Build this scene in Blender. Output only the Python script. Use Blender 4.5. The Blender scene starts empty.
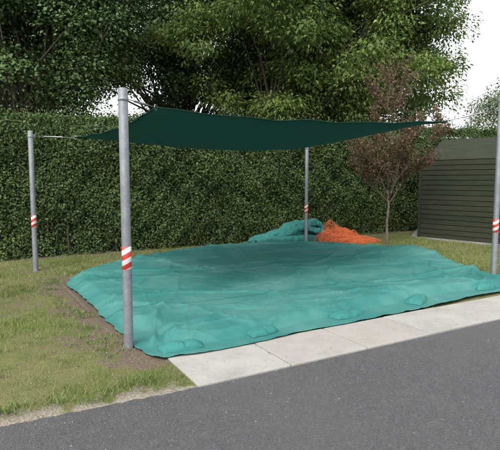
import bpy, math, random
import numpy as np
from mathutils import Vector, noise
random.seed(4); rng=np.random.default_rng(7)
S=bpy.context.scene
S.view_settings.view_transform='Standard'; S.view_settings.look='None'; S.view_settings.exposure=0

# ---------------------------------------------------------------- helpers
def link(o,parent=None):
    S.collection.objects.link(o)
    if parent: o.parent=parent
    return o
def empty(name):
    o=bpy.data.objects.new(name,None); return link(o)
def mesh_obj(name,V,F,mat=None,parent=None,smooth=False):
    me=bpy.data.meshes.new(name); me.from_pydata([tuple(v) for v in V],[],[tuple(f) for f in F]); me.update()
    if mat: me.materials.append(mat)
    if smooth: me.polygons.foreach_set('use_smooth',[True]*len(me.polygons))
    return link(bpy.data.objects.new(name,me),parent)
def np_mesh(name,V,k,mat,parent=None,col=None):
    N=V.shape[0]; me=bpy.data.meshes.new(name)
    me.vertices.add(N*k); me.vertices.foreach_set('co',V.reshape(-1).astype(np.float32))
    me.loops.add(N*k); me.loops.foreach_set('vertex_index',np.arange(N*k,dtype=np.int32))
    me.polygons.add(N); me.polygons.foreach_set('loop_start',np.arange(0,N*k,k,dtype=np.int32))
    me.polygons.foreach_set('loop_total',np.full(N,k,dtype=np.int32))
    me.update(calc_edges=True)
    if col is not None:
        a=me.color_attributes.new('tint','FLOAT_COLOR','POINT')
        c=np.ones((N*k,4),dtype=np.float32); c[:,:3]=np.repeat(col,k,axis=0); a.data.foreach_set('color',c.reshape(-1))
    me.materials.append(mat)
    return link(bpy.data.objects.new(name,me),parent)
def norm(a): return a/np.maximum(np.linalg.norm(a,axis=-1,keepdims=True),1e-9)
def leaves(C,D,Nn,L,W,fold=0.0):
    D=norm(D); B=norm(np.cross(D,Nn)); Nn=norm(np.cross(B,D))
    L=L[:,None]; W=W[:,None]
    p0=C; p2=C+D*L-Nn*L*0.15
    m=C+D*L*0.45+Nn*L*0.04
    return np.stack([p0,m+B*W*.5,p2,m-B*W*.5],axis=1)
def tube_into(V,F,pts,rad,seg=8,cap=True):
    base=len(V); n=len(pts); pts=[Vector(p) for p in pts]
    up=None
    for i,p in enumerate(pts):
        t=(pts[min(i+1,n-1)]-pts[max(i-1,0)]).normalized()
        if up is None:
            up=Vector((1,0,0)) if abs(t.x)<.8 else Vector((0,1,0))
        a=(up-t*up.dot(t)).normalized(); up=a; b=t.cross(a)
        for j in range(seg):
            w=2*math.pi*j/seg; V.append(p+(a*math.cos(w)+b*math.sin(w))*rad[i])
    for i in range(n-1):
        for j in range(seg):
            q=base+i*seg+j; r=base+i*seg+(j+1)%seg
            F.append((q,r,r+seg,q+seg))
    if cap:
        F.append(tuple(base+j for j in range(seg))[::-1]); F.append(tuple(base+(n-1)*seg+j for j in range(seg)))
def box_into(V,F,o,ex,ey,ez):
    b=len(V); o,ex,ey,ez=map(Vector,(o,ex,ey,ez))
    for k in (0,1):
        for p in (o,o+ex,o+ex+ey,o+ey): V.append(p+ez*k)
    F+= [(b,b+3,b+2,b+1),(b+4,b+5,b+6,b+7),(b,b+1,b+5,b+4),(b+1,b+2,b+6,b+5),(b+2,b+3,b+7,b+6),(b+3,b,b+4,b+7)]
def bevel(o,w=.006,s=2):
    m=o.modifiers.new('bevel','BEVEL'); m.width=w; m.segments=s; m.limit_method='ANGLE'

# ---------------------------------------------------------------- materials
def mat(name):
    m=bpy.data.materials.new(name); m.use_nodes=True; nt=m.node_tree
    return m,nt,nt.nodes['Principled BSDF']
def N(nt,t,**k):
    n=nt.nodes.new(t)
    for a,b in k.items(): setattr(n,a,b)
    return n
def nz(nt,scale,detail=4,coord='Object',rough=.55,vec=None):
    n=N(nt,'ShaderNodeTexNoise'); n.inputs['Scale'].default_value=scale; n.inputs['Detail'].default_value=detail; n.inputs['Roughness'].default_value=rough
    if vec is None:
        tc=N(nt,'ShaderNodeTexCoord'); vec=tc.outputs[coord]
    nt.links.new(vec,n.inputs['Vector']); return n.outputs['Fac']
def ramp(nt,fac,stops):
    r=N(nt,'ShaderNodeValToRGB'); e=r.color_ramp.elements
    while len(e)<len(stops): e.new(.5)
    for i,(p,c) in enumerate(stops):
        e[i].position=p; e[i].color=(*c,1) if len(c)==3 else c
    nt.links.new(fac,r.inputs['Fac']); return r.outputs['Color']
def mix(nt,fac,a,b,mode='MIX'):
    n=N(nt,'ShaderNodeMix',data_type='RGBA',blend_type=mode)
    for s,v in ((n.inputs[0],fac),(n.inputs[6],a),(n.inputs[7],b)):
        if isinstance(v,(int,float)): s.default_value=v
        elif isinstance(v,tuple): s.default_value=(*v,1)
        else: nt.links.new(v,s)
    return n.outputs[2]
def bump(nt,h,bs,strength=.4,dist=.01):
    b=N(nt,'ShaderNodeBump'); b.inputs['Strength'].default_value=strength; b.inputs['Distance'].default_value=dist
    nt.links.new(h,b.inputs['Height']); nt.links.new(b.outputs[0],bs.inputs['Normal'])
g3=lambda v:(v,v,v)

def leaf_mat(name,trans=.35,rough=.55):
    m,nt,bs=mat(name); a=N(nt,'ShaderNodeVertexColor',layer_name='tint')
    nt.links.new(a.outputs[0],bs.inputs['Base Color']); bs.inputs['Roughness'].default_value=rough
    bs.inputs['Specular IOR Level'].default_value=.28
    if trans>0:
        t=N(nt,'ShaderNodeBsdfTranslucent'); nt.links.new(a.outputs[0],t.inputs[0])
        ms=N(nt,'ShaderNodeMixShader'); ms.inputs[0].default_value=trans
        nt.links.new(bs.outputs[0],ms.inputs[1]); nt.links.new(t.outputs[0],ms.inputs[2])
        nt.links.new(ms.outputs[0],nt.nodes['Material Output'].inputs[0])
    return m
M_leaf=leaf_mat('leaf',.35); M_hleaf=leaf_mat('hedge_leaf',0,.6); M_grass=leaf_mat('grass_blade',0,.65)
def bark(name,c1,c2):
    m,nt,bs=mat(name); f=nz(nt,14,6); nt.links.new(ramp(nt,f,[(.3,c1),(.7,c2)]),bs.inputs['Base Color'])
    bs.inputs['Roughness'].default_value=.9; bump(nt,f,bs,.8,.03); return m
M_bark=bark('bark',(.03,.024,.017),(.085,.07,.055))
M_pbark=bark('plum_bark',(.05,.035,.03),(.14,.10,.08))
M_core,nt,bs=mat('hedge_dark_core'); nt.links.new(ramp(nt,nz(nt,18,5),[(.35,(.005,.007,.003)),(.7,(.022,.025,.010))]),bs.inputs['Base Color']); bs.inputs['Roughness'].default_value=1  # near-black colour for the solid core added inside the hedge

# ground
M_ground,nt,bs=mat('ground_grass')
big=nz(nt,.9,5); med=nz(nt,7,6); fine=nz(nt,70,4)
gr=ramp(nt,med,[(.3,(.06,.085,.02)),(.5,(.11,.135,.038)),(.7,(.17,.165,.07))])
gr=mix(nt,ramp(nt,big,[(.4,g3(0)),(.65,g3(.8))]),gr,(.18,.165,.08))
dirt=ramp(nt,fine,[(.3,(.07,.052,.036)),(.5,(.135,.105,.075)),(.72,(.23,.19,.145))])
pale=ramp(nt,fine,[(.3,(.12,.105,.08)),(.5,(.24,.215,.17)),(.72,(.36,.33,.27))])
at=N(nt,'ShaderNodeVertexColor',layer_name='bare'); sepc=N(nt,'ShaderNodeSeparateColor'); nt.links.new(at.outputs[0],sepc.inputs[0])
dirt=mix(nt,sepc.outputs[1],dirt,pale)
add=N(nt,'ShaderNodeMath',operation='ADD'); nt.links.new(sepc.outputs[0],add.inputs[0])
sc=N(nt,'ShaderNodeMath',operation='MULTIPLY_ADD'); nt.links.new(med,sc.inputs[0]); sc.inputs[1].default_value=2.2; sc.inputs[2].default_value=-1.1
nt.links.new(sc.outputs[0],add.inputs[1])
nt.links.new(mix(nt,ramp(nt,add.outputs[0],[(.3,g3(0)),(.6,g3(1))]),gr,dirt),bs.inputs['Base Color'])
bs.inputs['Roughness'].default_value=.95; bs.inputs['Specular IOR Level'].default_value=.15; bump(nt,fine,bs,.9,.03)

# asphalt
M_asph,nt,bs=mat('asphalt')
big=nz(nt,.45,7,rough=.6); med=nz(nt,4,6,rough=.75); fine=nz(nt,85,4,rough=.85)
vo=N(nt,'ShaderNodeTexVoronoi'); vo.inputs['Scale'].default_value=80; tc=N(nt,'ShaderNodeTexCoord'); nt.links.new(tc.outputs['Object'],vo.inputs['Vector'])
st=ramp(nt,vo.outputs['Color'],[(.15,g3(.024)),(.5,(.060,.062,.066)),(.86,(.115,.117,.122)),(1,(.33,.33,.32))])
b=mix(nt,ramp(nt,big,[(.38,g3(0)),(.58,g3(.7))]),st,(.092,.092,.093))
b=mix(nt,ramp(nt,med,[(.5,g3(0)),(.7,g3(.4))]),b,(.125,.12,.112))
b=mix(nt,ramp(nt,med,[(.28,g3(.5)),(.42,g3(0))]),b,(.045,.046,.05))
b=mix(nt,.45,b,ramp(nt,fine,[(.32,g3(.016)),(.68,(.15,.15,.155))]))
nt.links.new(b,bs.inputs['Base Color']); bs.inputs['Roughness'].default_value=.8
ad=N(nt,'ShaderNodeMath',operation='ADD'); nt.links.new(fine,ad.inputs[0]); nt.links.new(vo.outputs['Distance'],ad.inputs[1]); bump(nt,ad.outputs[0],bs,1,.012)

M_conc,nt,bs=mat('concrete_paving')
f1=nz(nt,2.2,7,rough=.75); f2=nz(nt,90,4); f3=nz(nt,14,5,rough=.8)
c=ramp(nt,f1,[(.3,(.18,.165,.135)),(.5,(.285,.27,.235)),(.72,(.36,.345,.31))])
c=mix(nt,.35,c,ramp(nt,f2,[(.3,g3(.16)),(.7,g3(.42))]))
c=mix(nt,ramp(nt,f3,[(.56,g3(0)),(.72,g3(.45))]),c,(.15,.135,.105))
oi=N(nt,'ShaderNodeNewGeometry'); c=mix(nt,ramp(nt,oi.outputs['Random Per Island'],[(0,g3(.0)),(1,g3(.5))]),c,(.23,.21,.18))
nt.links.new(c,bs.inputs['Base Color']); bs.inputs['Roughness'].default_value=.9; bump(nt,f2,bs,.4,.004)
M_timber,nt,bs=mat('weathered_timber')
tc=N(nt,'ShaderNodeTexCoord'); mp=N(nt,'ShaderNodeMapping'); mp.inputs['Rotation'].default_value=(0,0,math.radians(32)); mp2=N(nt,'ShaderNodeMapping'); mp2.inputs['Scale'].default_value=(12,1,12)
nt.links.new(tc.outputs['Object'],mp.inputs['Vector']); nt.links.new(mp.outputs[0],mp2.inputs['Vector'])
f1=nz(nt,4,6,vec=mp2.outputs[0]); nt.links.new(ramp(nt,f1,[(.3,(.04,.03,.02)),(.7,(.13,.10,.07))]),bs.inputs['Base Color']); bs.inputs['Roughness'].default_value=.9; bump(nt,f1,bs,.5,.006)

def cover_mat(name,dusty=True):
    m,nt,bs=mat(name); tc=N(nt,'ShaderNodeTexCoord'); ob=tc.outputs['Object']
    big=nz(nt,1.1,6,vec=ob,rough=.6); med=nz(nt,6,7,vec=ob,rough=.75)
    c=ramp(nt,big,[(.3,(.022,.130,.116)),(.55,(.034,.172,.155)),(.75,(.052,.215,.195))])
    wv=N(nt,'ShaderNodeTexWave'); wv.inputs['Scale'].default_value=60; wv.inputs['Distortion'].default_value=.6; nt.links.new(ob,wv.inputs['Vector'])
    c=mix(nt,.12,c,wv.outputs['Color'],'MULTIPLY')
    if dusty:
        mp=N(nt,'ShaderNodeMapping'); mp.inputs['Location'].default_value=(-.45,-7.3,0)
        nt.links.new(ob,mp.inputs['Vector'])
        ln=N(nt,'ShaderNodeVectorMath',operation='LENGTH'); nt.links.new(mp.outputs[0],ln.inputs[0])
        mr=N(nt,'ShaderNodeMapRange'); mr.inputs['From Min'].default_value=.5; mr.inputs['From Max'].default_value=2.3; mr.inputs['To Min'].default_value=1; mr.inputs['To Max'].default_value=.04
        nt.links.new(ln.outputs['Value'],mr.inputs['Value'])
        fsp=nz(nt,17,7,vec=ob,rough=.85)
        sp=ramp(nt,fsp,[(.56,g3(0)),(.66,g3(.75))])
        mu=N(nt,'ShaderNodeMath',operation='MULTIPLY'); nt.links.new(mr.outputs[0],mu.inputs[0]); nt.links.new(sp,mu.inputs[1])
        c=mix(nt,ramp(nt,big,[(.42,g3(0)),(.7,g3(.35))]),c,(.11,.19,.165))
        c=mix(nt,ramp(nt,med,[(.55,g3(0)),(.8,g3(.45))]),c,(.10,.13,.095))
        c=mix(nt,mu.outputs[0],c,(.26,.29,.22))
        sx=N(nt,'ShaderNodeMapping'); sx.inputs['Rotation'].default_value=(0,0,-math.radians(29.5)); nt.links.new(ob,sx.inputs['Vector'])
        sep=N(nt,'ShaderNodeSeparateXYZ'); nt.links.new(sx.outputs[0],sep.inputs[0])
        dv=N(nt,'ShaderNodeMath',operation='PINGPONG'); dv.inputs[1].default_value=.95; nt.links.new(sep.outputs['Y'],dv.inputs[0])
        se=ramp(nt,dv.outputs[0],[(.0,g3(.7)),(.012,g3(.7)),(.02,g3(0))])
        c=mix(nt,se,c,(.012,.09,.08))
    nt.links.new(c,bs.inputs['Base Color']); bs.inputs['Roughness'].default_value=.75; bs.inputs['Specular IOR Level'].default_value=.2
    ad=N(nt,'ShaderNodeMath',operation='MULTIPLY_ADD'); nt.links.new(wv.outputs['Fac'],ad.inputs[0]); ad.inputs[1].default_value=.12; nt.links.new(med,ad.inputs[2])
    bump(nt,ad.outputs[0],bs,.4,.022); return m
M_cover=cover_mat('turquoise_mesh_fabric'); M_tarp=cover_mat('turquoise_tarp',False)

M_sail,nt,bs=mat('sail_fabric'); f=nz(nt,2,4); nt.links.new(ramp(nt,f,[(.3,(.007,.038,.026)),(.7,(.012,.050,.036))]),bs.inputs['Base Color'])
bs.inputs['Roughness'].default_value=.95; bs.inputs['Specular IOR Level'].default_value=.1
t=N(nt,'ShaderNodeBsdfTranslucent'); t.inputs[0].default_value=(.007,.034,.025,1); ms=N(nt,'ShaderNodeMixShader'); ms.inputs[0].default_value=.3
nt.links.new(bs.outputs[0],ms.inputs[1]); nt.links.new(t.outputs[0],ms.inputs[2]); nt.links.new(ms.outputs[0],nt.nodes['Material Output'].inputs[0])

M_steel,nt,bs=mat('galvanised_steel'); f=nz(nt,9,6); mp=nz(nt,60,3)
nt.links.new(mix(nt,.4,ramp(nt,f,[(.3,(.13,.145,.165)),(.7,(.22,.24,.26))]),ramp(nt,mp,[(.3,g3(.11)),(.7,g3(.28))])),bs.inputs['Base Color']); bs.inputs['Metallic'].default_value=.35; bs.inputs['Roughness'].default_value=.5
M_wire,nt,bs=mat('steel_cable'); bs.inputs['Base Color'].default_value=(.25,.25,.25,1); bs.inputs['Metallic'].default_value=.8; bs.inputs['Roughness'].default_value=.4
M_band,nt,bs=mat('red_white_reflective_tape')
tc=N(nt,'ShaderNodeTexCoord'); sep=N(nt,'ShaderNodeSeparateXYZ'); nt.links.new(tc.outputs['Object'],sep.inputs[0])
a=N(nt,'ShaderNodeMath',operation='MULTIPLY_ADD'); nt.links.new(sep.outputs['X'],a.inputs[0]); a.inputs[1].default_value=-.55; nt.links.new(sep.outputs['Z'],a.inputs[2])
d=N(nt,'ShaderNodeMath',operation='DIVIDE'); nt.links.new(a.outputs[0],d.inputs[0]); d.inputs[1].default_value=.1
fr=N(nt,'ShaderNodeMath',operation='FRACT'); nt.links.new(d.outputs[0],fr.inputs[0])
gt=N(nt,'ShaderNodeMath',operation='GREATER_THAN'); nt.links.new(fr.outputs[0],gt.inputs[0]); gt.inputs[1].default_value=.5
nt.links.new(mix(nt,gt.outputs[0],(.40,.03,.022),(.48,.48,.47)),bs.inputs['Base Color']); bs.inputs['Roughness'].default_value=.4
M_shed,nt,bs=mat('stained_boards')
tc=N(nt,'ShaderNodeTexCoord'); mp=N(nt,'ShaderNodeMapping'); mp.inputs['Scale'].default_value=(1,1,14); nt.links.new(tc.outputs['Object'],mp.inputs['Vector'])
f=nz(nt,3,6,vec=mp.outputs[0]); c=ramp(nt,f,[(.3,(.014,.018,.011)),(.7,(.033,.038,.025))])
ge=N(nt,'ShaderNodeNewGeometry'); c=mix(nt,ramp(nt,ge.outputs['Random Per Island'],[(0,g3(0)),(1,g3(.5))]),c,(.038,.042,.027))
nt.links.new(c,bs.inputs['Base Color']); bs.inputs['Roughness'].default_value=.9; bs.inputs['Specular IOR Level'].default_value=.15; bump(nt,f,bs,.4,.005)
M_fascia,nt,bs=mat('shadow_dark_fascia'); f=nz(nt,8,4); nt.links.new(ramp(nt,f,[(.3,(.010,.010,.008)),(.7,(.022,.021,.016))]),bs.inputs['Base Color']); bs.inputs['Roughness'].default_value=.8  # fascia colour darkened to stand in for the overhang shadow
M_roof,nt,bs=mat('roofing_felt'); f=nz(nt,1.5,7,rough=.7); f2=nz(nt,80,3)
nt.links.new(mix(nt,.3,ramp(nt,f,[(.3,(.10,.095,.08)),(.7,(.19,.18,.155))]),ramp(nt,f2,[(.3,g3(.06)),(.7,g3(.27))])),bs.inputs['Base Color']); bs.inputs['Roughness'].default_value=.95
M_net,nt,bs=mat('orange_plastic'); bs.inputs['Base Color'].default_value=(.60,.15,.055,1); bs.inputs['Roughness'].default_value=.8; bs.inputs['Specular IOR Level'].default_value=.2

# ---------------------------------------------------------------- layout
P0=np.array([-.36,3.79]); E1=np.array([.870,.493]); NN=np.array([-.493,.870])
def st_xy(s,t): return P0+E1*s+NN*t
outline=[(-.90,4.38),(-.45,4.48),(.54,5.10),(1.85,5.88),(2.55,6.34),(3.1,6.72),(3.75,7.10),(4.35,7.45),(4.55,7.8),(4.2,8.3),(4.02,9.0),(3.9,10.1),(3.1,11.3),(1.9,11.95),(.4,12.05),(-1.0,11.25),(-2.3,9.7),(-2.9,8.4),(-2.88,7.6),(-2.4,6.8),(-1.9,5.95),(-1.35,5.05)]
def catmull(P,n):
    P=[Vector((*p,0)) for p in P]; out=[]; K=len(P)
    for i in range(K):
        a,b,c,d=P[i-1],P[i],P[(i+1)%K],P[(i+2)%K]
        for j in range(n):
            t=j/n; out.append(.5*((2*b)+(c-a)*t+(2*a-5*b+4*c-d)*t*t+(3*b-a-3*c+d)*t**3))
    return out
OUT=catmull(outline,28)
OP=np.array([[p.x,p.y] for p in OUT])
def inside(px,py,poly):
    r=np.zeros(px.shape,bool); n=len(poly); j=n-1
    for i in range(n):
        xi,yi=poly[i]; xj,yj=poly[j]
        if yi!=yj:
            c=((yi>py)!=(yj>py))&(px<(xj-xi)*(py-yi)/(yj-yi)+xi); r^=c
        j=i
    return r
road_edge=[(-60,-23.5),(-8,.35),(-1.68,3.12),(-.36,3.79),(2.96,5.67),(12,10.8),(60,38)]
rx=np.array([p[0] for p in road_edge]); ry=np.array([p[1] for p in road_edge])
def hedge_y(x): return 12.85+.56*x

def bare_f(x,y):
    A=np.array([-.95,4.5]); B=np.array([-3.1,7.9]); d=B-A; L2=d@d
    t=np.clip(((x-A[0])*d[0]+(y-A[1])*d[1])/L2,0,1)
    dist=np.hypot(x-A[0]-t*d[0],y-A[1]-t*d[1])+.16*np.sin(x*5.1+y*2.3)*np.sin(y*4.3-x*1.7)
    b=np.clip(1.0-dist/.66,0,1)*.95
    de=y-np.interp(x,rx,ry)+.06*np.sin(x*9)+.05*np.sin(x*23)
    b=np.maximum(b,np.clip(1-de/.30,0,1)*.95)
    pd=np.hypot(x+3.9,y-8.81); b=np.maximum(b,np.clip(1-pd/.5,0,1)*.7)
    hd=hedge_y(x)-y; b=np.maximum(b,np.clip(1-(hd-.0)/.5,0,1)*.85)
    b=np.maximum(b,np.clip(1-np.hypot((x+2.2),(y-8.9))/1.3,0,1)*.45)
    b=np.maximum(b,np.clip(1-np.hypot((x+1.75),(y-4.9))/.75,0,1)*.6)
    b=np.maximum(b,np.clip(1-np.hypot((x+3.1),(y-6.3))/.9,0,1)*.5)
    b=np.maximum(b,np.clip(1-np.hypot((x+2.3),(y-4.0))/.6,0,1)*.35)
    return b
def gz(x,y): return 0.018*np.sin(x*1.3+1)*np.cos(y*.9)*np.clip((y-np.interp(x,rx,ry))/1.5,0,1)*np.clip((11-np.abs(y))/3,0,1)

xs=np.concatenate([[-400,-150,-60,-30,-18],np.arange(-12,9.01,.07),[14,24,50,120,400]])
ys=np.concatenate([[-60,-25,-8],np.arange(0,17.01,.07),[22,35,70,150,450]])
X,Y=np.meshgrid(xs,ys); Z=np.where((np.abs(X)<11)&(Y>0)&(Y<16),gz(X,Y),0)
dY=Y-np.interp(X,rx,ry)
Z=np.where(dY<.0,-.02,Z); Z=np.where((dY>=0)&(X<-.4)&(X>-12)&(Y<8),Z+.012*np.clip(dY/.15,0,1)+.004,Z)
sg=(X-P0[0])*E1[0]+(Y-P0[1])*E1[1]; tg=(X-P0[0])*NN[0]+(Y-P0[1])*NN[1]
Z=np.where((sg>-.14)&(tg<.80)&(dY>=0)&(sg<14),np.minimum(Z,.004),Z)
V=np.stack([X,Y,Z],-1).reshape(-1,3); nx=len(xs)
F=[(j*nx+i,j*nx+i+1,(j+1)*nx+i+1,(j+1)*nx+i) for j in range(len(ys)-1) for i in range(nx-1)]
ground=mesh_obj('grass_ground',V,F,M_ground,smooth=True)
a=ground.data.color_attributes.new('bare','FLOAT_COLOR','POINT'); bv=bare_f(V[:,0],V[:,1]); c=np.ones((len(V),4),np.float32); c[:,:3]=bv[:,None]
c[:,1]=np.clip(1.3-(V[:,1]-np.interp(V[:,0],rx,ry))/.22,0,1); a.data.foreach_set('color',c.reshape(-1))

ex=np.concatenate([[-60,-30],np.arange(-9,10,.04),[20,60]]); V=[];F=[]
for i,x in enumerate(ex):
    y=np.interp(x,rx,ry)+(0.04*noise.noise((x*4,0,0))+.03*noise.noise((x*17,3,0))+.02 if x<-.4 else .0)
    V+= [(x,y,.004),(x,-40,.004)]
    if i: k=2*i; F.append((k-2,k-1,k+1,k))
mesh_obj('asphalt_road',V,F,M_asph)

V=[];F=[]; s=-.06; k=0
while s<13:
    L=.9; g=.012
    o=st_xy(s+g/2,.004+random.uniform(0,.006)); dz=random.uniform(-.003,.003)
    box_into(V,F,(o[0],o[1],-.03),(*(E1*(L-g)),0),(*(NN*.715),0),(0,0,.053+dz))
    s+=L
o=mesh_obj('concrete_pavement',V,F,M_conc); bevel(o,.007)

V=[];F=[]
tb=[(-1.0,4.47),(-1.37,5.02),(-1.92,5.93),(-2.42,6.78),(-2.86,7.5)]
for (a,b) in zip(tb[:-1],tb[1:]):
    a=Vector((*a,0));b=Vector((*b,0)); d=b-a; n=Vector((-d.y,d.x,0)).normalized()
    box_into(V,F,a+d*.004+n*.025-Vector((0,0,.05)),d*.992,n*.05,(0,0,.078+random.uniform(-.008,.008)))
o=mesh_obj('timber_border',V,F,M_timber); bevel(o,.006)

# ---------------------------------------------------------------- sandpit cover
cover=empty('sandpit_cover')
cx,cy=.75,8.1; NR=190; NA=len(OUT)
def ridged(x,y,s,seed): return 1-abs(noise.noise((x*s,y*s,seed)))*2
bags=[(-.66,4.60,-.1,.42,.22,.065,1.1),(.13,5.07,.12,.36,.20,.055,4.2),(1.16,5.72,.0,.44,.21,.06,7.5),(2.24,6.45,.5,.46,.25,.07,11.3),(3.52,7.24,-.1,.46,.26,.08,15.1),(4.12,7.85,1.2,.36,.22,.06,19.1)]
def cover_h(x,y,d):
    t=((x-P0[0])*NN[0]+(y-P0[1])*NN[1])
    front=min(max((2.0-t)/.6,0),1)
    sk=.30*front
    e=min(max(d-sk,0)/.24,1); e=e*e*(3-2*e)
    rim=.085*e
    inn=min(max((d-.3-sk)/1.3,0),1); inn=inn*inn*(3-2*inn)
    h=rim-.06*inn*max(0,1-t/9)+.04*min(max((t-2)/4,0),1)*e
    h+=.12*math.exp(-((x-3.35)**2+(y-10.2)**2)/.40)*e
    u=(x*.87+y*.49); v=(-x*.49+y*.87)
    h+=e*(.020*noise.noise((u*.35,v*.8,1.7))+.009*noise.noise((u*1.2-v*.5,v*1.8,5.1)))
    a=min(1,e+.35)*(1-.6*inn)
    w=.3*noise.noise((u*.8,v*.8,0))
    r=ridged(u*.40+w,v*.9-w,1.1,9.3); h+=min(1,e+.35)*.024*max(0,r-.86)/.14
    r=ridged(u*.8-v*.5,v*.55+u*.2+w,1.0,29.3); h+=min(1,e+.35)*.016*max(0,r-.88)/.12
    r=ridged(u*1.1+v*.7,v*.5-u*.3+w,1.3,2.3); h+=a*.014*max(0,r-.86)/.14
    r=ridged(u*2.6+w,v*2.0+u,1.1,12.3); h+=a*.006*max(0,r-.78)/.22
    r=ridged(u*4.6,v*5+w,1.1,22.3); h+=a*.003*max(0,r-.5)/.5
    return h
V=[]
for i in range(NR+1):
    r=(i/NR)**.72
    for j,p in enumerate(OUT):
        wob=1+(.010*noise.noise((p.x*2.2,p.y*2.2,3))+.008*noise.noise((p.x*7,p.y*7,3)))*r
        dx,dy=(p.x-cx)*wob,(p.y-cy)*wob; R=math.hypot(dx,dy); x=cx+dx*r; y=cy+dy*r; d=(1-r)*R
        z=.032+cover_h(x,y,d)+.018*max(0,noise.noise((p.x*3.5,p.y*3.5,8)))*max(0,1-d/.2)+.014*max(0,noise.noise((p.x*10,p.y*10,8)))*max(0,1-d/.12)
        V.append((x,y,z))
VA=np.array(V); rs=np.random.default_rng(12)
def crease(a,ang,L,w,h):
    d=np.array([math.cos(ang),math.sin(ang)]); q=VA[:,:2]-np.array(a); t=q@d; s=q@np.array([-d[1],d[0]])+.05*np.sin(t*3+ang*5)
    k=np.clip(t/.15,0,1)*np.clip((L-t)/(L*.6),0,1)
    VA[:,2]+=h*k*np.exp(-(np.abs(s)/(w*(1+.6*np.clip(t,0,L)/L)))**1.1)
an=math.radians(29.5)
for bgi in bags[:5]:
    for q in range(5): crease(bgi[:2],an+math.pi/2+rs.uniform(-.95,.95),rs.uniform(.5,1.9),rs.uniform(.013,.024),rs.uniform(.010,.022))
for a_ in ((-2.8,7.7),(-1.9,6.0),(-2.3,9.5),(3.9,9.9),(4.1,8.6),(-1.0,4.6)):
    for q in range(5): crease(a_,math.atan2(7.8-a_[1],.9-a_[0])+rs.uniform(-.7,.7),rs.uniform(1.2,4.2),rs.uniform(.016,.032),rs.uniform(.014,.030))
F=[]
for i in range(NR):
    for j in range(NA):
        a=i*NA+j;b=i*NA+(j+1)%NA; F.append((a,b,b+NA,a+NA))
o=mesh_obj('fabric',VA.tolist(),F,M_cover,cover,True); m=o.modifiers.new('thick','SOLIDIFY'); m.thickness=.003; m.offset=-1
def flap(x,y,ang,L,W,H,seed):
    V=[];F=[];nu,nv=44,28
    for i in range(nu+1):
        for j in range(nv+1):
            u=i/nu*2-1; v=j/nv*2-1
            k=max(0,(1-abs(u)**3)*(1-abs(v)**3))
            taper=1-.35*max(0,u)-.15*max(0,-u)
            z=H*k**.5*(1+.35*noise.noise((u*1.6,v*1.6,seed)))+.02*max(0,ridged(u*1.5+v,v*.9,1.6,seed)-.6)*k-.02*max(0,1-abs(u-.1)*8)*k
            px=u*L/2*(1+.12*noise.noise((v*2,seed,0))); py=v*W/2*taper*(1+.18*noise.noise((u*2.5,seed,1)))
            c,s=math.cos(ang),math.sin(ang)
            V.append((x+px*c-py*s,y+px*s+py*c,.040+z))
    for i in range(nu):
        for j in range(nv):
            a=i*(nv+1)+j; F.append((a,a+1,a+nv+2,a+nv+1))
    mesh_obj('weighted_sandbag',V,F,M_tarp,cover,True)
for (x,y,da,L,W_,H,sd) in bags: flap(x,y,an+da,L,W_,H,sd)

# ---------------------------------------------------------------- posts
posts=[(-1.18,4.64,2.50),(-3.90,8.81,2.52),(1.45,12.6,2.55),(3.99,7.92,3.0)]
for (x,y,h) in posts:
    V=[];F=[]; r=.045
    tube_into(V,F,[(0,0,-.2),(0,0,0),(0,0,h*.5),(0,0,h-.012),(0,0,h-.003),(0,0,h)],[r,r,r,r,r*.93,r*.7],28)
    o=mesh_obj('steel_post',V,F,M_steel,None,True); o.location=(x,y,0)
    V=[];F=[]; r2=.0465
    tube_into(V,F,[(0,0,.80),(0,0,.802),(0,0,1.018),(0,0,1.02)],[r2-.002,r2,r2,r2-.002],28,False)
    mesh_obj('reflective_band',V,F,M_band,o,True)
    V=[];F=[]
    tube_into(V,F,[(0,0,h-.12),(0,0,h-.119),(0,0,h-.09),(0,0,h-.089)],[r+.001,r+.004,r+.004,r+.001],24,False)
    mesh_obj('clamp_collar',V,F,M_steel,o,True)

# ---------------------------------------------------------------- shade sail
sail=empty('shade_sail')
c00=Vector((-.985,5.21,2.405)); c10=Vector((3.175,8.01,2.60)); c01=Vector((-3.07,8.72,2.39)); c11=Vector((1.37,12.25,2.47))
n=90; V=[];F=[]
def edge(a,b,t,inw,k=.34): return a.lerp(b,t)+inw*k*4*t*(1-t)*.5
cen=(c00+c10+c01+c11)/4
def inward(a,b):
    m=(a+b)/2; d=(cen-m); e=(b-a).normalized(); d-=e*d.dot(e); d.z=0; return d.normalized()
iB,iT,iL,iR=inward(c00,c10),inward(c01,c11),inward(c00,c01),inward(c10,c11)
def spt(u,v):
    B=edge(c00,c10,u,iB,.75);T=edge(c01,c11,u,iT,.75);L=edge(c00,c01,v,iL,.28);R=edge(c10,c11,v,iR,.5)
    p=B*(1-v)+T*v+L*(1-u)+R*u-(c00*(1-u)*(1-v)+c10*u*(1-v)+c01*(1-u)*v+c11*u*v)
    s=(4*u*(1-u))**.8*(4*v*(1-v))**.7
    s2=.10*(4*u*(1-u)+.55*4*v*(1-v))*.5
    rip=.012*math.sin((u-v)*30)*math.exp(-6*min(u,1-u,v,1-v)) 
    p.z-= .22*s+s2*.9 -rip*.6
    p.z+=.02*noise.noise((u*3,v*3,4))+.012*noise.noise(((u-v)*9,(u+v)*2.5,2))
    return p
for i in range(n+1):
    for j in range(n+1): V.append(spt(i/n,j/n))
for i in range(n):
    for j in range(n):
        a=i*(n+1)+j; F.append((a,a+n+1,a+n+2,a+1))
o=mesh_obj('fabric',V,F,M_sail,sail,True)
V=[];F=[]
for fn in (lambda t:spt(t,0),lambda t:spt(t,1),lambda t:spt(0,t),lambda t:spt(1,t)):
    tube_into(V,F,[fn(t/40) for t in range(41)],[.009]*41,8)
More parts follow.
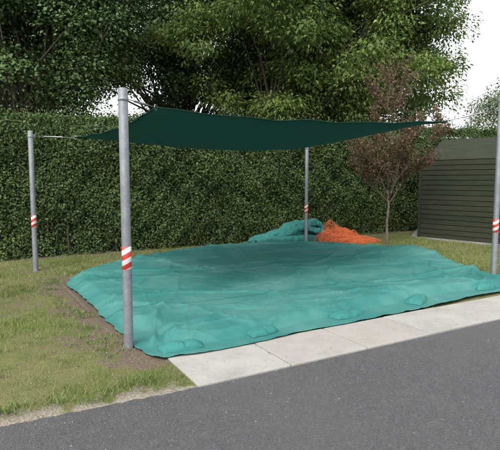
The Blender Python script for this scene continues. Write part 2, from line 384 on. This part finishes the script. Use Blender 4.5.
mesh_obj('hem',V,F,M_sail,sail,True)
V=[];F=[]
for c,(x,y,h),dz in ((c00,posts[0],.09),(c01,posts[1],.09),(c11,posts[2],.09),(c10,posts[3],.22)):
    q=Vector((x,y,h-dz)); d=(c-q).normalized(); a=q+d*.045
    tube_into(V,F,[a,c],[.005,.005],8)
    L=(c-a).length
    tube_into(V,F,[a+d*L*.25,a+d*L*.27,a+d*L*.7,a+d*L*.72],[.006,.012,.012,.006],10)
    for ctr,rr in ((c,.026),(a+d*.02,.02)):
        ri=[ctr+d*rr*math.cos(w)+Vector((0,0,1))*rr*math.sin(w) for w in [2*math.pi*k/14 for k in range(15)]]
        tube_into(V,F,ri,[.005]*15,6,False)
mesh_obj('tension_fittings',V,F,M_wire,sail,True)

# ---------------------------------------------------------------- tarp pile + netting
def heap(name,cx,cy,rx_,ry_,H,matl,seed,nu=110,nv=80,rot=.5,amp=1,parent=None,hf=1,peak=0):
    V=[];F=[]
    for i in range(nu+1):
        for j in range(nv+1):
            u=i/nu*2-1;v=j/nv*2-1
            x=u*math.sqrt(1-v*v/2);y=v*math.sqrt(1-u*u/2); r=math.hypot(x,y)
            k=max(0,1-r**2.4)**.6
            lump=.8+.5*noise.noise((x*1.4+seed,y*1.4,seed))-peak*x*.5
            z=H*k*lump
            f1=1-abs(noise.noise((x*2.0+seed,y*2.6,1)))*2.2; f2=1-abs(noise.noise((x*4.2-y*2,y*4.5,seed)))*2.2
            z+=amp*k*H*(.26*f1+.13*f2*hf)
            wx=1+.16*noise.noise((math.cos(math.atan2(y,x))*1.3,seed+math.sin(math.atan2(y,x))*1.3,0))
            X_=x*rx_*wx; Y_=y*ry_*wx+.05*amp*noise.noise((x*3,y*3,seed+7))
            c,s=math.cos(rot),math.sin(rot)
            V.append((cx+X_*c-Y_*s,cy+X_*s+Y_*c,max(z,0)+.01))
    for i in range(nu):
        for j in range(nv):
            a=i*(nv+1)+j; F.append((a,a+nv+1,a+nv+2,a+1))
    return mesh_obj(name,V,F,matl,parent,True)
tp=empty('folded_tarpaulin')
def fold_layer(cx,cy,z0,L,W,th,rot,seed,sag=.08):
    V=[];F=[];na,ns=90,48; c,s=math.cos(rot),math.sin(rot)
    for i in range(na+1):
        u=i/na*2-1; ed=max(0,1-abs(u)**6)**.5
        for j in range(ns):
            w=2*math.pi*j/ns; cw,sw=math.cos(w),math.sin(w)
            yy=W/2*math.copysign(abs(cw)**.75,cw)*(1+.16*noise.noise((u*2.3,seed,0)))*(.55+.45*ed)
            zz=th/2*math.copysign(abs(sw)**.6,sw)*(.35+.65*ed)*(1+.5*noise.noise((u*2.6,cw*1.5,seed)))
            pl=abs(noise.noise((u*5+cw*1.4,cw*2.2-u,seed+3))); pl2=abs(noise.noise((u*11-cw*2,cw*4+u*2,seed+6)))
            zz+=(.09*(0.28-pl)+.035*(.25-pl2))*(1 if sw>-.2 else .2); yy+=.035*noise.noise((u*6,w,seed))
            xx=u*L/2*(1+.06*noise.noise((cw*2,sw*2,seed+9)))
            zc=z0+th/2-sag*u*u*1.2+.05*noise.noise((u*1.6,seed,5))
            V.append((cx+xx*c-yy*s,cy+xx*s+yy*c,max(zc+zz,.012)))
    for i in range(na):
        for j in range(ns):
            a=i*ns+j;b=i*ns+(j+1)%ns; F.append((a,b,b+ns,a+ns))
    F.append(tuple(range(ns))); F.append(tuple(na*ns+j for j in range(ns))[::-1])
    mesh_obj('cloth_fold',V,F,M_tarp,tp,True)
fold_layer(1.05,12.80,.00,2.15,.62,.22,.44,1.3,.02)
fold_layer(.60,12.60,.04,1.3,.42,.20,.36,4.9,.06)
fold_layer(.92,12.78,.17,1.25,.46,.17,.42,28.2,.10)
fold_layer(1.25,12.96,.17,1.65,.50,.19,.50,8.2,.08)
fold_layer(1.45,12.86,.28,1.15,.42,.17,.32,12.6,.12)
fold_layer(1.25,13.02,.38,1.10,.40,.17,.62,17.7,.13)
fold_layer(1.66,13.0,.42,.60,.34,.17,.2,23.1,.12)
nt_=empty('orange_safety_netting')
for k,(x,y,a,b,H,sd) in enumerate([(2.25,12.98,.48,.36,.38,2.2),(2.4,12.88,.72,.42,.28,5.9),(2.78,12.78,.80,.32,.14,9.4),(2.35,12.93,.60,.38,.30,25.4),(2.5,12.9,.66,.36,.20,31.4),(2.95,12.72,.58,.24,.09,41.)]):
    o=heap('net_fold',x,y,a,b,H,M_net,sd,nu=24,nv=16,rot=.2+.12*k,amp=1.1,parent=nt_,hf=1.3,peak=.5)
    m=o.modifiers.new('w','WIREFRAME'); m.thickness=.009; m.use_replace=True; m.use_even_offset=False

# ---------------------------------------------------------------- shed
shed=empty('wooden_shed')
A=Vector((4.80,13.9,0)); wd=Vector((.657,-.754,0)); dp=Vector((.754,.657,0)); LW=4.2; DP=2.4; EH=2.22; RH=2.88
V=[];F=[]; bh=.135; z=.03
while z<EH-.02:
    h=min(bh,EH-z)
    box_into(V,F,A-dp*.012+Vector((0,0,z)),wd*LW,dp*.022,Vector((0,0,h-.012))+dp*.010)
    z+=h
z=.03
while z<RH-.06:
    h=bh; zz=z+h
    f=0 if zz<EH else (zz-EH)/(RH-EH)*.5
    if f>.47: break
    box_into(V,F,A+dp*(DP*f+.015)-wd*.012+Vector((0,0,z)),dp*(DP*(1-2*f)-.03),wd*.022,Vector((0,0,h-.012))+wd*.01); z+=h
o=mesh_obj('wall_boards',V,F,M_shed,shed); bevel(o,.003,1)
V=[]
a=A+dp*.02+wd*.02; prof=[(0,0),(DP-.04,0),(DP-.04,EH-.03),((DP-.04)/2,RH-.06),(0,EH-.03)]
for s in (0,LW-.04):
    for (q,zz) in prof: V.append(a+dp*q+wd*s+Vector((0,0,zz)))
F=[(0,1,2,3,4),(9,8,7,6,5)]+[(i,(i+1)%5+0,(i+1)%5+5,i+5) for i in range(5)]
mesh_obj('wall_core',V,F,M_shed,shed)
V=[];F=[]
sl=(dp*(DP/2)+Vector((0,0,RH-EH)))
for sgn,o0 in ((1,A),(-1,A+dp*DP)):
    s1=(dp*sgn*(DP/2)+Vector((0,0,RH-EH))); st_=o0-s1*.25-wd*.22
    nrm=Vector((-sgn*dp.x*(RH-EH),-sgn*dp.y*(RH-EH),DP/2)).normalized()
    box_into(V,F,st_+nrm*.01,wd*(LW+.44),s1*(1.25 if sgn==1 else 1.245),nrm*.035)
mesh_obj('roof',V,F,M_roof,shed)
V=[];F=[]
e0=A-sl*.25-wd*.22
box_into(V,F,e0-dp*.024+Vector((0,0,-.10)),wd*(LW+.44),dp*.02,(0,0,.135))  # board made deep and dark, the eave shadow is in its colour
mesh_obj('fascia_board',V,F,M_fascia,shed)
V=[];F=[]
for s in (-.014,LW-.05): box_into(V,F,A-dp*.026+wd*s,wd*.07,dp*.012,(0,0,EH-.02))
mesh_obj('corner_trim',V,F,M_shed,shed)

# ---------------------------------------------------------------- hedge
hedge=empty('hornbeam_hedge')
hd=Vector((1,.56,0)).normalized(); fn=Vector((hd.y,-hd.x,0)); HD=np.array([hd.x,hd.y,0]); FN=np.array([fn.x,fn.y,0])
x0,x1=-11,11; H0=np.array([x0,hedge_y(x0),0]); HL=(x1-x0)*math.sqrt(1+.56**2); TH=1.3
def hz(s): return 3.0+.031*(s*.8725-6)
def nvec(s,z,k):
    return (np.sin(s*1.9+z*1.3+k)+np.sin(s*3.7-z*2.9+k*2)+np.sin(s*.8+z*4.1+k*3)+.8*np.sin(s*7.3+z*6.1+k)+.6*np.sin(s*11-z*9+2*k))/4
def hl(n,face):
    s=rng.random(n)*HL
    if face=='front':
        z=rng.random(n)**.93*hz(s)+.02; out=.19*nvec(s,z,1)+.05*nvec(s*3.3,z*3.1,4)-rng.exponential(.07,n)+.02; out-=.14*np.clip((z-hz(s)+.4)/.4,0,1)
        out+=rng.exponential(.05,n)*(rng.random(n)<.15)
        C=H0+HD*s[:,None]+FN*out[:,None]; C[:,2]=z+.0; nr=np.tile(FN,(n,1))+np.array([0,0,.35])
    elif face=='back':
        z=rng.random(n)*hz(s); out=-TH-.1*nvec(s,z,2); C=H0+HD*s[:,None]+FN*out[:,None]; C[:,2]=z; nr=np.tile(-FN,(n,1))+np.array([0,0,.3])
    else:
        t=rng.random(n)*TH; z=hz(s)+.10*nvec(s*1.3,t*2,3)-rng.exponential(.06,n)+rng.exponential(.10,n)*(rng.random(n)<.3); C=H0+HD*s[:,None]-FN*t[:,None]; C[:,2]=z; nr=np.tile(np.array([0,0,1.]),(n,1))
    nr=nr+rng.normal(0,.6,(n,3)); D=rng.normal(0,.7,(n,3))+np.array([0,0,-.5])+nr*.25
    sz=rng.uniform(.04,.075,n)
    cl=np.clip(.5+.6*nvec(C[:,0]*1.1,C[:,2]*1.6,5)+.25*nvec(C[:,0]*4.1,C[:,2]*5.6,9),0,1); r=rng.random(n)
    base=np.array([.028,.055,.012])*(1-cl[:,None])+np.array([.056,.094,.021])*cl[:,None]
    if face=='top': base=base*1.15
    col=base*(.75+.5*r[:,None])
    yl=rng.random(n)<.03; col[yl]=np.array([.11,.13,.04])
    return leaves(C,D,nr,sz,sz*.62),col
VV=[];CC=[]
for n_,f_ in ((170000,'front'),(45000,'top'),(18000,'back')):
    v,c=hl(n_,f_); VV.append(v);CC.append(c)
np_mesh('foliage',np.concatenate(VV),4,M_hleaf,hedge,np.concatenate(CC))
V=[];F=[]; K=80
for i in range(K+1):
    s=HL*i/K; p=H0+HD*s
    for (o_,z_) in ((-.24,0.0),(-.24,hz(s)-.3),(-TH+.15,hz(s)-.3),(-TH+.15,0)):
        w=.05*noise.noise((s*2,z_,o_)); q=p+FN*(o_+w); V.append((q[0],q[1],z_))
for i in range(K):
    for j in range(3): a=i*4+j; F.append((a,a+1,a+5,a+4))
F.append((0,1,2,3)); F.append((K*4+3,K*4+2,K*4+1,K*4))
mesh_obj('dark_blocking_core',V,F,M_core,hedge)  # solid dark box added behind the leaves to block gaps
V=[];F=[]
for i in range(120):
    s=HL*(i+.5*random.random())/120; p=H0+HD*s+FN*(-.13+random.uniform(-.05,.05)); q=p+HD*random.uniform(-.2,.2)
    tube_into(V,F,[(p[0],p[1],0),((p[0]+q[0])/2+.02,(p[1]+q[1])/2,.6),(q[0],q[1],1.4)],[.018,.013,.007],5)
mesh_obj('stems',V,F,M_bark,hedge)

# ---------------------------------------------------------------- trees
def tree(name,base,cen,rad,nclump,nleaf,llen,lw,cA,cB,trunk_r,droop=.5,seed=1,cr=(.7,1.25),flat=.6,shell=.45,yellow=0.,lm=None):
    rs=np.random.default_rng(seed); rd=random.Random(seed); T=empty(name)
    cen=np.array(cen,float);rad=np.array(rad,float)
    d=norm(rs.normal(size=(nclump,3))); rr=rs.random(nclump)**shell
    lob=np.array([1+.22*noise.noise(Vector(q*1.7)+Vector((seed*3.1,0,0))) for q in d])
    CC=cen+d*rad*(rr*lob)[:,None]
    size=rs.uniform(cr[0],cr[1],nclump)
    VV=[];CO=[]
    for i in range(nclump):
        n=int(nleaf*size[i]**2*rs.uniform(.7,1.2))
        q=norm(rs.normal(size=(n,3))); q[:,2]=np.abs(q[:,2])*np.where(rs.random(n)<.72,1,-1)
        rl=rs.random(n)**.4
        P=CC[i]+q*rl[:,None]*size[i]*np.array([1,1,flat])*(1+.25*np.sin(q[:,0:1]*5+i)*np.cos(q[:,1:2]*4+i*2))
        P+=rs.normal(0,.07,(n,3))
        nr=q*.5+np.array([0,0,.8])+rs.normal(0,.4,(n,3)); D=q*np.array([1,1,.3])+rs.normal(0,.5,(n,3))+np.array([0,0,-droop])
        L=rs.uniform(.6,1.25,n)*llen
        k=rs.random(); a=np.array(cA)*(1-k)+np.array(cB)*k
        col=a*(.72+.56*rs.random((n,1)))
        if yellow: 
            y=rs.random(n)<yellow; col[y]=col[y]*1.4+np.array([.03,.02,0])
        VV.append(leaves(P,D,nr,L,L*lw)); CO.append(col)
    np_mesh('leaves',np.concatenate(VV),4,lm or M_hleaf,T,np.concatenate(CO))
    V=[];F=[]; b=Vector(base); ce=Vector(cen)
    top=Vector((ce.x,ce.y,ce.z+rad[2]*.55)); 
    def jit(p,a): return p+Vector([rd.uniform(-a,a) for _ in range(3)])
    tp=[b-Vector((0,0,.3)),b,b.lerp(top,.12),jit(b.lerp(top,.3),.2),jit(b.lerp(top,.55),.4),jit(b.lerp(top,.8),.4),top]
    tube_into(V,F,tp,[trunk_r*1.45,trunk_r*1.3,trunk_r,trunk_r*.85,trunk_r*.6,trunk_r*.3,.03],12)
    for i in range(0,nclump,max(1,nclump//75)):
        c=Vector(CC[i]); f=rd.uniform(.2,.8)*min(1,max(.25,(c.z-b.z)/(top.z-b.z)))
        k=f*5; k0=int(k); s=tp[1+k0].lerp(tp[min(2+k0,6)],k-k0)
        mid=jit(s.lerp(c,.5)+Vector((0,0,.25)),.35)
        r=trunk_r*rd.uniform(.14,.28)
        tube_into(V,F,[s,s.lerp(mid,.5)+Vector((0,0,.1)),mid,mid.lerp(c,.6),c],[r,r*.8,r*.6,r*.35,.015],7)
    mesh_obj('trunk_and_limbs',V,F,M_bark,T,True)
    return T
LG=((.074,.124,.026),(.125,.185,.043)); DG=((.028,.060,.016),(.058,.102,.026))
tree('walnut_tree',(.2,20.5,0),(2.6,20.5,7.5),(5.9,4.6,4.7),240,780,.165,.46,*LG,.33,droop=.6,seed=3,yellow=.06,lm=M_leaf)
tree('lime_tree',(-7.5,16.5,0),(-7.4,16.8,7.2),(4.6,3.4,5.0),190,780,.115,.72,*DG,.26,seed=11,droop=.4)
tree('lime_tree',(-3.2,23.5,0),(-3.0,23.8,7.6),(4.6,3.5,5.6),130,560,.16,.6,*DG,.32,seed=17)
tree('sycamore_tree',(6.,29,0),(5.0,29,7.0),(5.2,3.5,5.0),90,320,.24,.6,(.05,.09,.025),(.09,.14,.04),.3,seed=23)
tree('sycamore_tree',(-14,26,0),(-14,26,6.5),(5.5,4,5.5),90,320,.24,.6,*DG,.3,seed=29)
tree('ash_tree',(20.5,38,0),(20.2,38,6.2),(3.0,2.5,3.6),46,210,.26,.4,(.11,.15,.08),(.15,.20,.10),.22,seed=31,flat=.9)
VV=[];CO=[]
rs=np.random.default_rng(5)
for i in range(170):
    x=-60+i*.75+rs.uniform(-1,1)+0; y=52+rs.uniform(-5,6)+abs(x)*.05; z=rs.uniform(1,4.2); s=rs.uniform(1.3,2.3); n=170
    q=norm(rs.normal(size=(n,3))); P=np.array([x,y,z])+q*s*(rs.random((n,1))**.4)
    L=rs.uniform(.3,.6,n); VV.append(leaves(P,rs.normal(size=(n,3)),q+rs.normal(0,.5,(n,3)),L,L*.7))
    CO.append(np.array([.06,.10,.04])*(.7+.6*rs.random((n,1))))
np_mesh('distant_treeline',np.concatenate(VV),4,M_hleaf,None,np.concatenate(CO))

# ---------------------------------------------------------------- small purple-leaved tree
pt=empty('purple_plum_tree'); rd=random.Random(9); V=[];F=[]
b=Vector((3.44,12.2,0)); tpz=[b-Vector((0,0,.1)),b,b+Vector((-.02,0,.6)),b+Vector((.02,.02,1.05)),b+Vector((-.03,0,1.4))]
tube_into(V,F,tpz,[.045,.04,.031,.028,.026],10)
segs=[]
def br(p,d,L,r,depth):
    pts=[p];q=p.copy();dd=d.copy();k=6
    for i in range(k):
        dd=(dd+Vector([rd.uniform(-.16,.16) for _ in range(3)])+Vector((0,0,.05))).normalized(); q=q+dd*L/k; pts.append(q.copy())
    tube_into(V,F,pts,[max(r*(1-.8*i/k),.003) for i in range(k+1)],6)
    for i in range(2 if depth==0 else 1,k+1):segs.append((pts[i-1],pts[i],depth))
    if depth<2:
        for j in range(5 if depth==0 else 4):
            t=rd.uniform(.25,.95); i=int(t*k); pp=pts[i].lerp(pts[min(i+1,k)],t*k-i)
            a=rd.uniform(0,6.28); nd=(dd*.75+Vector((math.cos(a),math.sin(a),rd.uniform(-.1,.5)))*.75).normalized()
            br(pp,nd,L*rd.uniform(.38,.6),r*.5,depth+1)
for j in range(9):
    a=j*2.4+.4; el=rd.uniform(.7,1.6) if j<7 else 3
    p=tpz[3].lerp(tpz[4],j/8)
    br(p,Vector((math.cos(a),math.sin(a),el)).normalized(),rd.uniform(1.3,1.9) if j<7 else 2.4,.018,0)
mesh_obj('trunk_and_branches',V,F,M_pbark,pt,True)
C=[]
for (a_,b_,dp_) in segs:
    for _ in range(int((4,7,10)[dp_])):
        C.append(a_.lerp(b_,rd.random())+Vector([rd.gauss(0,.05) for _ in range(3)]))
C=np.array([tuple(c) for c in C]); n=len(C)
L=rng.uniform(.05,.09,n); k=rng.random((n,1)); col=np.array([.085,.048,.036])*(1-k)+np.array([.16,.095,.055])*k
g=rng.random(n)<.3; col[g]=np.array([.10,.11,.04])
np_mesh('leaves',leaves(C,rng.normal(size=(n,3))+np.array([0,0,-.3]),rng.normal(size=(n,3))+np.array([0,0,.8]),L,L*.5),4,M_leaf,pt,col)

# ---------------------------------------------------------------- grass blades
def blades(n,xr,yr,h,w):
    x=rng.uniform(*xr,n);y=rng.uniform(*yr,n)
    de=y-np.interp(x,rx,ry); s=(x-P0[0])*E1[0]+(y-P0[1])*E1[1]; t=(x-P0[0])*NN[0]+(y-P0[1])*NN[1]
    ok=(de>.05)&~((s>-.08)&(t<.74))&(y<hedge_y(x)+.1)&~inside(x,y,OP)
    bf=bare_f(x,y); pn=.5+.5*np.sin(x*3.1+1.7*np.sin(y*2.3))*np.cos(y*2.7+1.3*np.sin(x*1.9)); pn=np.clip(pn+.35*np.sin(x*11+y*3)*np.sin(y*9.3-x*4),0,1)
    ok&=(rng.random(n)>np.clip(bf*1.25,0,.97))&(rng.random(n)>.6*(1-pn))
    x,y,pn,bf=x[ok],y[ok],pn[ok],bf[ok]; m=len(x)
    hh=h*rng.uniform(.45,1.2,m)*(.5+.8*pn)*(1-.5*bf); a=rng.uniform(0,6.28,m); lean=rng.normal(0,.5,(m,2))
    z=gz(x,y)+.01; ww=w*rng.uniform(.7,1.3,m)
    p=np.stack([x,y,z],-1); dx=np.stack([np.cos(a)*ww,np.sin(a)*ww,np.zeros(m)],-1)
    tip=p+np.stack([lean[:,0]*hh,lean[:,1]*hh,hh],-1)
    k=rng.random((m,1)); big=(.5+.5*np.sin(x*.9+y*.7)*np.cos(y*1.1-x*.4))[:,None]
    col=np.array([.075,.12,.022])*(1-k)+np.array([.14,.185,.048])*k; col=col*(.78+.4*big)
    col=col*(1-.25*(1-pn[:,None]))+np.array([.20,.18,.09])*.25*(1-pn[:,None])
    d=rng.random(m)<(.12+.35*bf+.18*(1-pn)); col[d]=np.array([.24,.20,.10])*rng.uniform(.6,1.2,(d.sum(),1))
    return np.stack([p-dx,p+dx,tip],1),col
A1=blades(240000,(-5.2,0.2),(1.6,7.5),.040,.0022)
A2=blades(150000,(-8.5,0),(6.5,12.5),.05,.0035)
A3=blades(130000,(-1.0,9),(7.4,16),.06,.004)
np_mesh('lawn_grass',np.concatenate([A1[0],A2[0],A3[0]]),3,M_grass,None,np.concatenate([A1[1],A2[1],A3[1]]))
VV=[];CO=[];spots=[]
for i in range(230):
    if i<80: x=rng.uniform(-8,4.6); y=hedge_y(x)-rng.uniform(.05,.3)
    elif i<130:
        j=int(rng.integers(NA-160,NA)); x,y=OP[j%NA]; x-=rng.uniform(.1,.5)
    elif i<200: x=rng.uniform(-5,-.6); y=np.interp(x,rx,ry)+rng.uniform(.06,.3)
    else: x=rng.uniform(-4.5,-1.6); y=np.interp(x,rx,ry)+rng.uniform(.4,2.5)
    if i>=200 and inside(np.array([x]),np.array([y]),OP)[0]: continue
    spots.append((x,y))
for (x,y) in spots:
    n=int(rng.integers(18,50)); a=rng.uniform(0,6.28,n); L=rng.uniform(.03,.075,n)
    P=np.stack([x+rng.normal(0,.05,n),y+rng.normal(0,.035,n),np.full(n,.015)],-1)
    D=np.stack([np.cos(a),np.sin(a),rng.uniform(.5,3,n)],-1); VV.append(leaves(P,D,np.array([[0,0,1.]])+rng.normal(0,.3,(n,3)),L,L*.09)); CO.append(np.array([.085,.13,.03])*rng.uniform(.6,1.4,(n,1)))
np_mesh('weeds',np.concatenate(VV),4,M_grass,None,np.concatenate(CO))
n=1100; x=rng.uniform(-4,6,n); de=np.abs(rng.normal(0,.7,n)); y=np.interp(x,rx,ry)-de
z=np.full(n,.007)
n2=420; x2=rng.uniform(-4.5,-.9,n2); y2=np.interp(x2,rx,ry)+rng.uniform(.05,4.5,n2); ok=~inside(x2,y2,OP); x2=x2[ok];y2=y2[ok]
n3=200; s3=rng.uniform(0,8,n3); t3=rng.uniform(.02,.68,n3); q=P0+E1*s3[:,None]+NN*t3[:,None]
x=np.concatenate([x,x2,q[:,0]]);y=np.concatenate([y,y2,q[:,1]]);z=np.concatenate([z,np.full(len(x2),.035),np.full(n3,.029)])
n=len(x); a=rng.uniform(0,6.28,n); D=np.stack([np.cos(a),np.sin(a),rng.normal(0,.1,n)],-1)
L=rng.uniform(.006,.022,n)
np_mesh('leaf_litter',leaves(np.stack([x,y,z],-1),D,np.array([[0,0,1.]])+rng.normal(0,.15,(n,3)),L,L*.55),4,M_grass,None,np.array([.22,.185,.13])*rng.uniform(.3,1.4,(n,1)))

# ---------------------------------------------------------------- light
W=bpy.data.worlds.new('World'); S.world=W; W.use_nodes=True; nt=W.node_tree
sky=nt.nodes.new('ShaderNodeTexSky'); sky.sky_type='NISHITA'; sky.sun_disc=False
el,rot=math.radians(52),math.radians(200)
sky.sun_elevation=el; sky.sun_rotation=rot; sky.dust_density=4; sky.air_density=1.0
hs=nt.nodes.new('ShaderNodeHueSaturation'); hs.inputs['Saturation'].default_value=.2; hs.inputs['Value'].default_value=2.75
nt.links.new(sky.outputs[0],hs.inputs['Color']); nt.links.new(hs.outputs[0],nt.nodes['Background'].inputs[0]); nt.nodes['Background'].inputs[1].default_value=.15
L=bpy.data.lights.new('sun','SUN'); L.energy=.85; L.angle=math.radians(25); L.color=(1,.97,.92)
so=link(bpy.data.objects.new('sun',L))
dv=Vector((math.sin(rot)*math.cos(el),math.cos(rot)*math.cos(el),math.sin(el)))
so.rotation_euler=dv.to_track_quat('Z','Y').to_euler()

cam=bpy.data.cameras.new('camera'); cam.lens=35.28; cam.sensor_width=36; cam.clip_end=2000; cam.clip_start=.05
co=link(bpy.data.objects.new('camera',cam)); co.location=(0,0,1.65); co.rotation_euler=(math.radians(90-5.25),0,0)
S.camera=co
